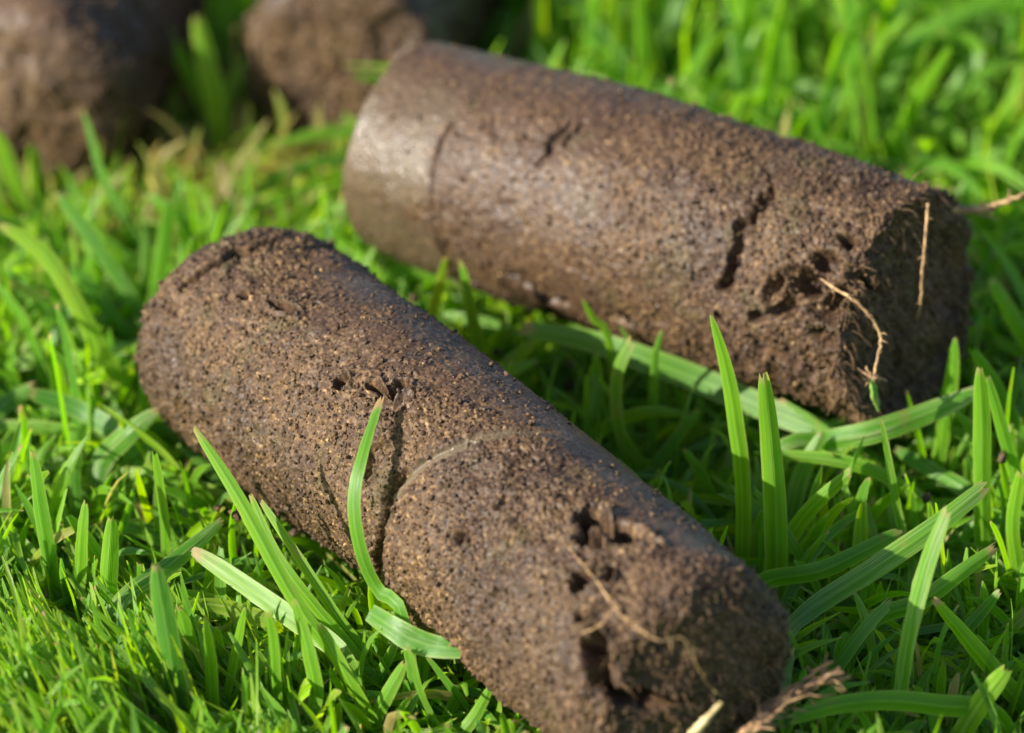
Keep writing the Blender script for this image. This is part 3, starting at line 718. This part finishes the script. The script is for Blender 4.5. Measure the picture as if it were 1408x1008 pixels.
# roots that hang from the two near cores
def root_part(name, paths, mat, parent, mid, label=None):
    v, f = join(paths)
    o = mesh_object(name, v, f, mat, parent, mid)
    if label: o['label'] = label
    return o

def barbs(path, n, l, rad, rg):
    pts = catmull(path, 60)
    out = []
    for _ in range(n):
        i = rg.integers(4, 58)
        d = rg.normal(0, 1, 3); d /= np.linalg.norm(d)
        d = d + 0.6 * (pts[i] - pts[i - 3]) / (np.linalg.norm(pts[i] - pts[i - 3]) + 1e-9)
        e = pts[i] + d * l * rg.uniform(0.4, 1.2)
        out.append(tube([pts[i], (pts[i] + e) / 2 + rg.normal(0, 0.15 * l, 3), e], [rad, rad * .8, rad * 0.4], 4, 0, rg, 3))
    return out

rr = np.random.default_rng(5)
root_part('root', [tube(ROOTS['c2_a'], [0.010, 0.013, 0.014, 0.012, 0.009], 7, 0.006, rr)] + barbs(ROOTS['c2_a'], 26, 0.07, 0.006, rr), M_ROOT, core2, MID2, 'curved tan root hanging over the broken face')
root_part('root', [tube(ROOTS['c2_b'], [0.013, 0.014, 0.012, 0.006], 7, 0.005, rr)] + barbs(ROOTS['c2_b'], 10, 0.05, 0.005, rr), M_ROOT, core2, MID2, 'straight pale root hanging down the broken face')
root_part('root', [tube(ROOTS['c2_c'], [0.042, 0.036, 0.028, 0.014], 7, 0.010, rr)] + barbs(ROOTS['c2_c'], 22, 0.12, 0.010, rr), M_ROOT, core2, MID2, 'orange root sticking out past the top rim')
root_part('sprout', [tube(ROOTS['c2_sprout'], [0.03, 0.035, 0.012], 6, 0.003, rr)], M_SPROUT, core2, MID2, 'small green shoot at the tip of the curved root')
star = np.array(ROOTS['c2_sprout'][0])
root_part('rootlet', [tube([star, star + d * 0.6 + rr.normal(0, .02, 3), star + d], [0.012, 0.01, 0.005], 4, 0.003, rr, 4) for d in rr.normal(0, 0.09, (12, 3))], M_ROOT, core2, MID2)
root_part('root', [tube(ROOTS['c1_a'], [0.004, 0.007, 0.007, 0.006, 0.005, 0.003], 7, 0.006, rr), tube(ROOTS['c1_b'], [0.008, 0.007, 0.004], 6, 0.004, rr)] + barbs(ROOTS['c1_a'], 14, 0.10, 0.006, rr), M_ROOT, core1, MID1, 'tan root thread running across the holes')
root_part('straw', [tube(ROOTS['c1_straw'], [0.012, 0.030, 0.034], 6, 0.002, rr)], M_STRAW, core1, MID1, 'pale straw stalk poking from the rounded end')
tp = np.array(ROOTS['tuft'])
root_part('root_tuft', [tube(tp, [0.042, 0.038, 0.036, 0.022], 7, 0.012, rr)] + [tube(tp + rr.normal(0, 0.05, tp.shape), [0.02, 0.025, 0.02, 0.01], 5, 0.015, rr) for _ in range(6)] + barbs(tp, 70, 0.16, 0.011, rr), M_TUFT, core1, MID1, 'frayed brown root tuft sticking out at the foot')
def fuzz(P, N, W, fr, lo, n, lmin, lmax, parent, mid, seed, rad=0.0045):
    xx = (P - fr.A) @ fr.a
    w = W * sstep(lo, lo + 0.3, xx)
    v, f = hairs(P, N, w, n, lmin, lmax, rad, np.random.default_rng(seed))
    o = mesh_object('root_hairs', v, f, M_TUFT, parent, mid); o['kind'] = 'stuff'
fuzz(P1, N1, W1, F1, 6.8, 1100, 0.03, 0.09, core1, MID1, 3, 0.0028)
fuzz(P2, N2, W2, F2, 4.95, 800, 0.05, 0.20, core2, MID2, 4, 0.0032)

# ------------------------------------------------------------------ grass
def blade_mesh(path, width, fold, tip, roll, nseg, na, rg, face_dir=None):
    pts = catmull(path, nseg + 1)
    t = np.gradient(pts, axis=0); t /= np.linalg.norm(t, axis=1, keepdims=True) + 1e-9
    fd = np.array([-0.42, -0.80, 0.42]) if face_dir is None else face_dir
    side = np.cross(t, fd); side /= np.linalg.norm(side, axis=1, keepdims=True) + 1e-9
    nrm = np.cross(side, t)
    tw = roll + np.linspace(0, 1, nseg + 1) * rg.normal(0, 0.25)
    s2 = np.cos(tw)[:, None] * side + np.sin(tw)[:, None] * nrm
    n2 = np.cross(s2, t)
    v = np.linspace(0, 1, nseg + 1)
    prof = np.interp(v, [0, 0.12, 0.4, 0.70, 0.86, 0.95, 1.0], [0.76, 0.90, 1.0, 0.98, 0.78 + 0.18 * tip, 0.50 + 0.42 * tip, tip * 0.75 + 0.10])
    prof = prof * (1 + 0.05 * np.sin(v * 9 + rg.uniform(0, 6)))
    u = np.linspace(-1, 1, na)
    cs = np.abs(u)
    P = (pts[:, None] + (0.5 * width * prof)[:, None, None] * u[None, :, None] * s2[:, None] * math.sqrt(max(0.2, 1 - fold * fold * 0.6))
         - (0.5 * width * prof * fold)[:, None, None] * (cs - 0.5)[None, :, None] * n2[:, None])
    P = P + (0.012 * width * rg.normal(0, 1, (nseg + 1, na)))[:, :, None] * n2[:, None]
    P = P + (0.10 * width * np.sin(v * rg.uniform(4, 11) + rg.uniform(0, 6)) * np.sin(v * math.pi))[:, None, None] * n2[:, None]
    jag = rg.uniform(-0.5, 0.5, na) * width * tip * 0.9                    # mown, torn end
    P[-1] += jag[:, None] * t[-1]
    uv = np.stack(np.broadcast_arrays(((u + 1) / 2)[None], v[:, None]), -1).reshape(-1, 2)
    g = np.arange((nseg + 1) * na).reshape(nseg + 1, na)
    f = np.stack([g[:-1, :-1], g[:-1, 1:], g[1:, 1:], g[1:, :-1]], -1).reshape(-1, 4)
    return P.reshape(-1, 3), f, uv

def blade_object(name, path, width, tint, fold, tip, dry, scuff, roll, rg, nseg=28, na=9, fd=None):
    v, f, uv = blade_mesh(path, width, fold, tip, roll, nseg, na, rg, fd)
    n = len(v)
    at = dict(tint=np.full(n, tint), dry=np.full(n, dry), scuff=np.full(n, scuff))
    return mesh_object(name, v, f, M_GRASS, None, path[0], at, uv)

hr = np.random.default_rng(19)
for lab, path, w, tint, fold, tip, dry, scuff, roll in BLADES:
    p = np.array(path)
    d0 = p[0] - p[1]; d0 /= np.linalg.norm(d0)
    if p[0][2] > 0.1:                                     # carry the foot down to the soil
        p = np.vstack([p[0] + d0 * 0.25 + np.array([0, 0, -max(0.0, p[0][2] - 0.05)]), p])
    o = blade_object('grass_leaf', p, w * 1.13, tint, fold * 1.35, tip, dry, min(1.0, scuff + 0.08), roll + hr.normal(0, 0.25), hr)
    tag(o, lab, 'grass blade', 'grass blades standing and lying around the soil cores')

# the cut clipping that leans on the long core
cp = np.array(CLIPPING)
o = blade_object('grass_clipping', cp, 0.19, 0.22, 0.10, 0.95, 0.25, 0.35, 0.15, hr, 30, 9)
tag(o, 'short pale green grass clipping cut at both ends, resting against the long core', 'grass clipping')

# --- what stands in front of what: depth of the traced blades along the line of sight, on a coarse grid
SIGHT = np.full((200, 150), -1.0)
UPV = np.array([0, math.sin(PITCH), math.cos(PITCH)])
def sight_cell(p):
    rel = p - CAM
    dep = rel @ VIEW
    i = np.floor(rel[:, 0] / dep * 1000.0 + 100).astype(int)
    j = np.floor(rel @ UPV / dep * 1000.0 + 75).astype(int)
    ok = (i >= 0) & (i < 200) & (j >= 0) & (j < 150)
    return np.clip(i, 0, 199), np.clip(j, 0, 149), dep, ok
for _, path, w_, *_r in BLADES + [(0, CLIPPING, 0.19)]:
    pts = catmull(path, 60)[8:]
    for off in (-0.4, 0.0, 0.4):
        i, j, dep, ok = sight_cell(pts + np.array([off * w_, 0, 0]))
        SIGHT[i[ok], j[ok]] = np.maximum(SIGHT[i[ok], j[ok]], dep[ok])
def masks_traced(p):
    i, j, dep, ok = sight_cell(p)
    return ok & (dep < SIGHT[i, j] - 0.02)

# --- random grass: laid out in bulk, kept out of the cores
def core_clear(p, margin):
    """True where a point (n,3) is outside all cores."""
    ok = np.ones(len(p), bool)
    for fr in FRAMES:
        d = p - fr.A
        x = d @ fr.a
        r = np.linalg.norm(d - x[:, None] * fr.a, axis=1)
        ok &= ~((x > -0.12) & (x < fr.L + 0.15) & (r < fr.R + margin))
    return ok

def covers(p, k):
    """True where a point stands in front of one of the two near cores as seen along the lawn from the camera side."""
    hit = np.zeros(len(p), bool)
    for fr in (F1, F2):
        n = np.cross(VIEW, fr.a); ln = np.linalg.norm(n); n = n / ln
        d = p - fr.A
        dist = np.abs(d @ n)
        x = d @ fr.a
        front = (d @ VIEW) < (x * (fr.a @ VIEW))
        ctr = d - VIEW * ((d @ VIEW) - x * (fr.a @ VIEW))[:, None]
        perp = VIEW - fr.a * (VIEW @ fr.a)
        lam = -(d @ perp) / (perp @ perp)
        xx = (d + lam[:, None] * VIEW) @ fr.a
        hit |= (lam > 0) & (dist < fr.R * k) & (xx > -0.1) & (xx < fr.L + 0.2)
    return hit

def hidden(p):
    hit = np.zeros(len(p), bool)
    for fr in FRAMES:
        n = np.cross(VIEW, fr.a); n = n / np.linalg.norm(n)
        d = p - fr.A
        dist = np.abs(d @ n)
        perp = VIEW - fr.a * (VIEW @ fr.a)
        lam = -(d @ perp) / (perp @ perp)
        xx = (d + lam[:, None] * VIEW) @ fr.a
        hit |= (lam < 0) & (dist < fr.R * 0.95) & (xx > -0.1) & (xx < fr.L + 0.2)
    return hit

def lay(n, xr, yr, hfun, wr, lean, rg, tries=5, keep_front=0.8, prob=None, clear_sight=True):
    """Quadratic blades (root, mid, tip). Returns arrays for those that fit."""
    x, y = rg.uniform(*xr, n), rg.uniform(*yr, n)
    if prob is not None:
        k = rg.random(n) < prob(x, y)
        x, y = x[k], y[k]; n = len(x)
    z = ground_height(x, y)
    root = np.stack([x, y, z - 0.05], 1)
    h = hfun(x, y, rg)
    done = np.zeros(n, bool)
    mid, tipp = np.zeros((n, 3)), np.zeros((n, 3))
    ts = np.array([0.15, 0.25, 0.35, 0.45, 0.55, 0.65, 0.75, 0.83, 0.9, 0.96, 1.0])
    for a in range(tries):
        hh = h * (1 - 0.16 * a)
        az = rg.uniform(0, 2 * math.pi, n)
        ln = hh * np.abs(rg.normal(0, lean, n)) * (1 + 0.2 * a)
        dirv = np.stack([np.cos(az), np.sin(az), np.zeros(n)], 1)
        m = root + dirv * (ln * 0.28)[:, None] + np.array([0, 0, 1.0]) * (hh * 0.62)[:, None] + rg.normal(0, 0.11, (n, 3)) * hh[:, None]
        t = root + dirv * ln[:, None] + np.array([0, 0, 1.0]) * np.maximum(0.18, np.sqrt(np.maximum(hh ** 2 - 0.75 * ln ** 2, 0.02)))[:, None]
        ok = ~done
        for s in ts:
            p = root * (1 - s) ** 2 + m * 2 * s * (1 - s) + t * s * s
            ok &= core_clear(p, 0.04) & ~covers(p, keep_front)
            if clear_sight: ok &= ~masks_traced(p)
        mid[ok], tipp[ok] = m[ok], t[ok]
        done |= ok
    w = rg.uniform(wr[0], wr[1], n)
    return root[done], mid[done], tipp[done], w[done]

def bulk(root, mid, tipp, w, nseg, rg, tint, dry, fold=0.3):
    n = len(root)
    s = np.linspace(0, 1, nseg + 1)
    B = np.stack([(1 - s) ** 2, 2 * s * (1 - s), s * s], 0)
    pts = root[:, None] * B[0][None, :, None] + mid[:, None] * B[1][None, :, None] + tipp[:, None] * B[2][None, :, None]
    t = np.gradient(pts, axis=1); t /= np.linalg.norm(t, axis=2, keepdims=True) + 1e-9
    az = rg.uniform(0, 2 * math.pi, n)
    fd = np.stack([np.cos(az), np.sin(az), rg.uniform(-0.2, 0.6, n)], 1)[:, None]
    side = np.cross(t, fd); side /= np.linalg.norm(side, axis=2, keepdims=True) + 1e-9
    nrm = np.cross(side, t)
    cut = rg.uniform(0.05, 0.7, n)
    prof = np.interp(s, [0, 0.15, 0.5, 0.8, 1.0], [0.7, 0.85, 1.0, 0.78, 0.0])[None] + np.interp(s, [0.5, 0.8, 1.0], [0, 0.1, 0.6])[None] * cut[:, None]
    hw = 0.5 * w[:, None] * prof
    L = pts - side * hw[..., None] - nrm * (hw * fold)[..., None]
    Rr = pts + side * hw[..., None] - nrm * (hw * fold)[..., None]
    Rr[:, -1] += t[:, -1] * (w * cut * rg.uniform(-0.6, 0.6, n))[:, None]
    V = np.stack([L, pts + nrm * (hw * fold * 0.3)[..., None], Rr], 2)                       # n, nseg+1, 3, 3
    uv = np.zeros((n, nseg + 1, 3, 2)); uv[..., 0] = np.array([0, 0.5, 1.0]); uv[..., 1] = s[None, :, None]
    g = np.arange((nseg + 1) * 3).reshape(nseg + 1, 3)
    f = np.stack([g[:-1, :-1], g[:-1, 1:], g[1:, 1:], g[1:, :-1]], -1).reshape(-1, 4)
    F = (f[None] + (np.arange(n) * (nseg + 1) * 3)[:, None, None]).reshape(-1, 4)
    k = (nseg + 1) * 3
    at = dict(tint=np.repeat(tint, k), dry=np.repeat(dry, k), scuff=np.repeat(rg.random(n) ** 4 * 0.7, k))
    return V.reshape(-1, 3), F, uv.reshape(-1, 2), at

def tints(n, rg, x, y):
    t = np.clip(rg.normal(0.47, 0.16, n), 0.02, 0.80)
    patch = np.exp(-((x + 2.9) ** 2 + (y - 6.0) ** 2) / 1.7)                 # dry patch between the blurred cores
    dead = rg.random(n) < 0.014 + 0.65 * patch
    return np.where(dead, rg.uniform(0.86, 1.0, n), np.clip(t + 0.18 * patch, 0, 0.9))

def heights(x, y, rg):
    h = rg.uniform(0.75, 1.75, len(x))
    gap = np.exp(-((x - 0.9) ** 2 + (y + 0.6) ** 2) / 2.0)
    h = h * (1 - 0.35 * gap)
    back = sstep(2.0, 6.0, y) * sstep(-2.5, 0.5, x)
    h = h * (1 + 0.6 * back)
    foot = sstep(3.6, 4.6, y) * sstep(7.2, 6.2, y) * sstep(-0.2, -1.2, x)     # short turf before the far cores
    h = h * (1 - 0.55 * foot)
    patch = np.exp(-((x + 2.9) ** 2 + (y - 5.2) ** 2) / 5.0)
    h = h * (1 - 0.6 * patch)
    moss = np.exp(-((x + 3.3) ** 2 + (y + 4.9) ** 2) / 1.6)
    h = h * (1 - 0.6 * moss)
    low = sstep(-2.0, -4.5, y)                             # the strip nearest the camera is short
    return h * (1 - 0.4 * low)

gr_ = np.random.default_rng(101)
root, mid, tipp, w = lay(7800, (-9, 9), (-8.5, 14), heights, (0.07, 0.155), 1.0, gr_)
n = len(root)
w = w * (1 + 0.12 * sstep(3.0, 7.0, root[:, 1]))
tint = tints(n, gr_, root[:, 0], root[:, 1])
dry = (gr_.random(n) < 0.6) * gr_.uniform(0.3, 1, n)

# the largest that show become blades of their own
rel = tipp - CAM
dep = rel @ VIEW
ix = rel[:, 0] / dep * 8000.0
iy = (rel @ np.array([0, math.sin(PITCH), math.cos(PITCH)])) / dep * 8000.0
inview = (np.abs(ix) < 690) & (np.abs(iy) < 490) & ~hidden(tipp) & ~hidden(mid)
score = np.where(inview, w * np.linalg.norm(tipp - root, axis=1) * (1 - 0.5 * hidden(root)), 0)
big = np.argsort(-score)[:215]
big = big[score[big] > 0]
def zone(p):
    x, y = p[0], p[1]
    d1 = p - F1.A; side1 = d1 @ F1.e1; x1 = d1 @ F1.a
    d2 = p - F2.A; side2 = d2 @ F2.e1; x2 = d2 @ F2.a
    if side2 > 0 and x2 > -1.0:
        return 'plain blurred green grass blade in thick grass beyond the banded core', 'grass beyond the banded core'
    if side1 < 0 and x1 > 0:
        return 'plain short green grass blade on the sunlit side of the long core', 'grass on the sunlit side of the long core'
    if side1 < 0 or (x1 < 0 and side2 < 0) or x2 < -1.0:
        return 'plain soft green grass blade between the long core and the blurred cores', 'grass before the blurred cores'
    if x2 < F2.L and x1 < F1.L - 1.2:
        return 'plain green grass blade in the shaded gap between the two large cores', 'grass in the gap between the large cores'
    return 'plain green grass blade in the grass beyond the ends of both large cores', 'grass past the ends of the large cores'
for i in big:
    path = [root[i], root[i] * 0.4375 + mid[i] * 0.5 + tipp[i] * 0.0625, root[i] * 0.1406 + mid[i] * 0.4688 + tipp[i] * 0.3906, tipp[i]]
    lab, grp = zone(root[i])
    if tint[i] > 0.8 and root[i][1] < 4.5: tint[i] = 0.62
    o = blade_object('grass_leaf', np.array(path), w[i], tint[i], gr_.uniform(0.15, 0.45), gr_.uniform(0.1, 0.6), dry[i], gr_.random() ** 3 * 0.7, gr_.normal(0, 0.9), gr_, 14, 5)
    tag(o, lab, 'grass blade', grp)
rest = np.ones(n, bool); rest[big] = False
V, Fc, uv, at = bulk(root[rest], mid[rest], tipp[rest], w[rest], 7, gr_, tint[rest], dry[rest])
tag(mesh_object('grass', V, Fc, M_GRASS, None, None, at, uv), 'short green lawn grass filling the ground around the soil cores', 'grass', kind='stuff')

# soil that fell from the cores and lodged on the blades
ls = np.random.default_rng(55)
near = np.zeros(len(V))
for fr in (F1, F2):
    dd = V - fr.A
    xx = np.clip(dd @ fr.a, 0, fr.L)
    rr_ = np.linalg.norm(dd - xx[:, None] * fr.a, axis=1) - fr.R
    near += np.exp(-np.clip(rr_, 0, 9) / 0.35) * (V[:, 2] > 0.2)
cv, cf, ca = crumbs(V, np.tile(np.array([0, 0, 1.0]), (len(V), 1)), near + 1e-9, 750, 0.010, 0.065, dict(smear=np.zeros(len(V)), clay=np.zeros(len(V))), ls)
tag(mesh_object('loose_soil', cv, cf, M_SOIL, None, None, ca, smooth=False), 'small brown crumbs fallen from the cores onto the grass', 'soil crumbs', kind='stuff')

# thin undergrowth close to the soil
h2 = lambda x, y, rg: rg.uniform(0.4, 1.15, len(x)) * (1 + 0.5 * sstep(2, 6, y) * sstep(-1.5, 0.5, x)) * (1 - 0.25 * sstep(3.6, 4.6, y) * sstep(-0.2, -1.2, x))
r2, m2, t2, w2 = lay(17000, (-8, 8), (-8, 12), h2, (0.035, 0.085), 1.0, gr_, tries=3, keep_front=0.97)
n2 = len(r2)
def under_tint(x, y):
    t = gr_.normal(0.45, 0.2, len(x))
    dry_ = np.exp(-((x + 2.9) ** 2 + (y - 6.0) ** 2) / 1.9)
    olive = np.exp(-((x + 2.3) ** 2 + (y - 5.0) ** 2) / 5.0)
    t = np.where(gr_.random(len(x)) < 0.75 * dry_, gr_.uniform(0.84, 1.02, len(x)), np.minimum(t, 0.8) + 0.14 * olive)
    return np.clip(t, 0, 1.02)
V, Fc, uv, at = bulk(r2, m2, t2, w2, 5, gr_, under_tint(r2[:, 0], r2[:, 1]), gr_.random(n2) * 0.8)
tag(mesh_object('undergrowth', V, Fc, M_GRASS, None, None, at, uv), 'thin low shoots and moss close to the soil between blades', 'undergrowth', kind='stuff')

# dead straw in the thatch
pt = lambda x, y: 0.13 + 0.87 * np.exp(-((x + 2.9) ** 2 + (y - 6.0) ** 2) / 1.7)
h3 = lambda x, y, rg: rg.uniform(0.3, 0.9, len(x)) * (1 + 0.6 * np.exp(-((x + 2.9) ** 2 + (y - 6.0) ** 2) / 1.7))
r3, m3, t3, w3 = lay(12000, (-8, 8), (-8, 12), h3, (0.04, 0.10), 1.4, gr_, tries=3, keep_front=0.97, prob=pt)
V, Fc, uv, at = bulk(r3, m3, t3, w3, 5, gr_, gr_.uniform(0.88, 1.05, len(r3)), np.zeros(len(r3)))
tag(mesh_object('thatch', V, Fc, M_GRASS, None, None, at, uv), 'dead tan straw lying in the thatch between green blades', 'thatch', kind='stuff')

# the lawn goes on outside the close-up
pr_out = lambda x, y: ((np.abs(x) > 8.6) | (y < -8.2) | (y > 13.6)).astype(float)
h4 = lambda x, y, rg: rg.uniform(0.9, 1.9, len(x))
r4, m4, t4, w4 = lay(15000, (-34, 34), (-30, 44), h4, (0.22, 0.42), 0.8, gr_, tries=1, keep_front=0.8, prob=pr_out)
V, Fc, uv, at = bulk(r4, m4, t4, w4, 4, gr_, np.clip(gr_.normal(0.48, 0.15, len(r4)), 0, 0.85), np.zeros(len(r4)))
tag(mesh_object('grass', V, Fc, M_GRASS, None, None, at, uv), 'wider lawn grass running on past the close-up patch', 'grass', kind='stuff')

# mossy mound: sprigs with rows of tiny leaves
ms = np.random.default_rng(77)
mr, mm, mt, mw = [], [], [], []
for _ in range(3000):                                   # fine strands, combed one way
    x, y = ms.normal(-3.35, 0.85), ms.normal(-4.8, 0.75)
    if ms.random() < 0.25: x, y = ms.normal(-3.6, 1.0), ms.normal(-3.6, 1.0)
    g = np.array([x, y, float(ground_height(np.array([x]), np.array([y]))[0]) - 0.03])
    d = np.array([-0.52, 0.30, 0.80]) + ms.normal(0, 0.22, 3); d /= np.linalg.norm(d)
    L = ms.uniform(0.35, 1.0)
    mr.append(g); mm.append(g + d * L * 0.5 + np.array([0, 0, 0.12 * L]) + ms.normal(0, 0.03, 3)); mt.append(g + d * L + ms.normal(0, 0.05, 3)); mw.append(ms.uniform(0.035, 0.09))
for _ in range(130):                                    # a few sprigs with rows of tiny leaves
    x, y = ms.normal(-3.35, 0.75), ms.normal(-4.75, 0.75)
    b = np.array([x, y, float(ground_height(np.array([x]), np.array([y]))[0]) + ms.uniform(0.0, 0.2)])
    d = np.array([-0.55, 0.35, 0.70]) + ms.normal(0, 0.25, 3); d /= np.linalg.norm(d)
    L = ms.uniform(0.35, 0.7)
    for s in np.linspace(0.1, 1, 14):
        p = b + d * L * s
        sd = np.cross(d, ms.normal(0, 1, 3)); sd /= np.linalg.norm(sd)
        l = ms.uniform(0.06, 0.13) * (1.15 - 0.6 * s)
        mr.append(p); mm.append(p + sd * l * 0.5 + d * l * 0.45); mt.append(p + sd * l * 0.7 + d * l * 1.1); mw.append(ms.uniform(0.025, 0.04))
mr, mm, mt, mw = map(np.array, (mr, mm, mt, mw))
k = core_clear(mt, 0.03) & ~masks_traced(mt) & ~masks_traced(mm)
V, Fc, uv, at = bulk(mr[k], mm[k], mt[k], mw[k], 3, ms, np.clip(ms.normal(0.6, 0.14, k.sum()), 0, 0.85), (ms.random(k.sum()) < 0.15) * 1.0)
tag(mesh_object('moss', V, Fc, M_GRASS, None, None, at, uv), 'feathery bright green moss mound beside the upright torn-tipped blades', 'moss', kind='stuff')
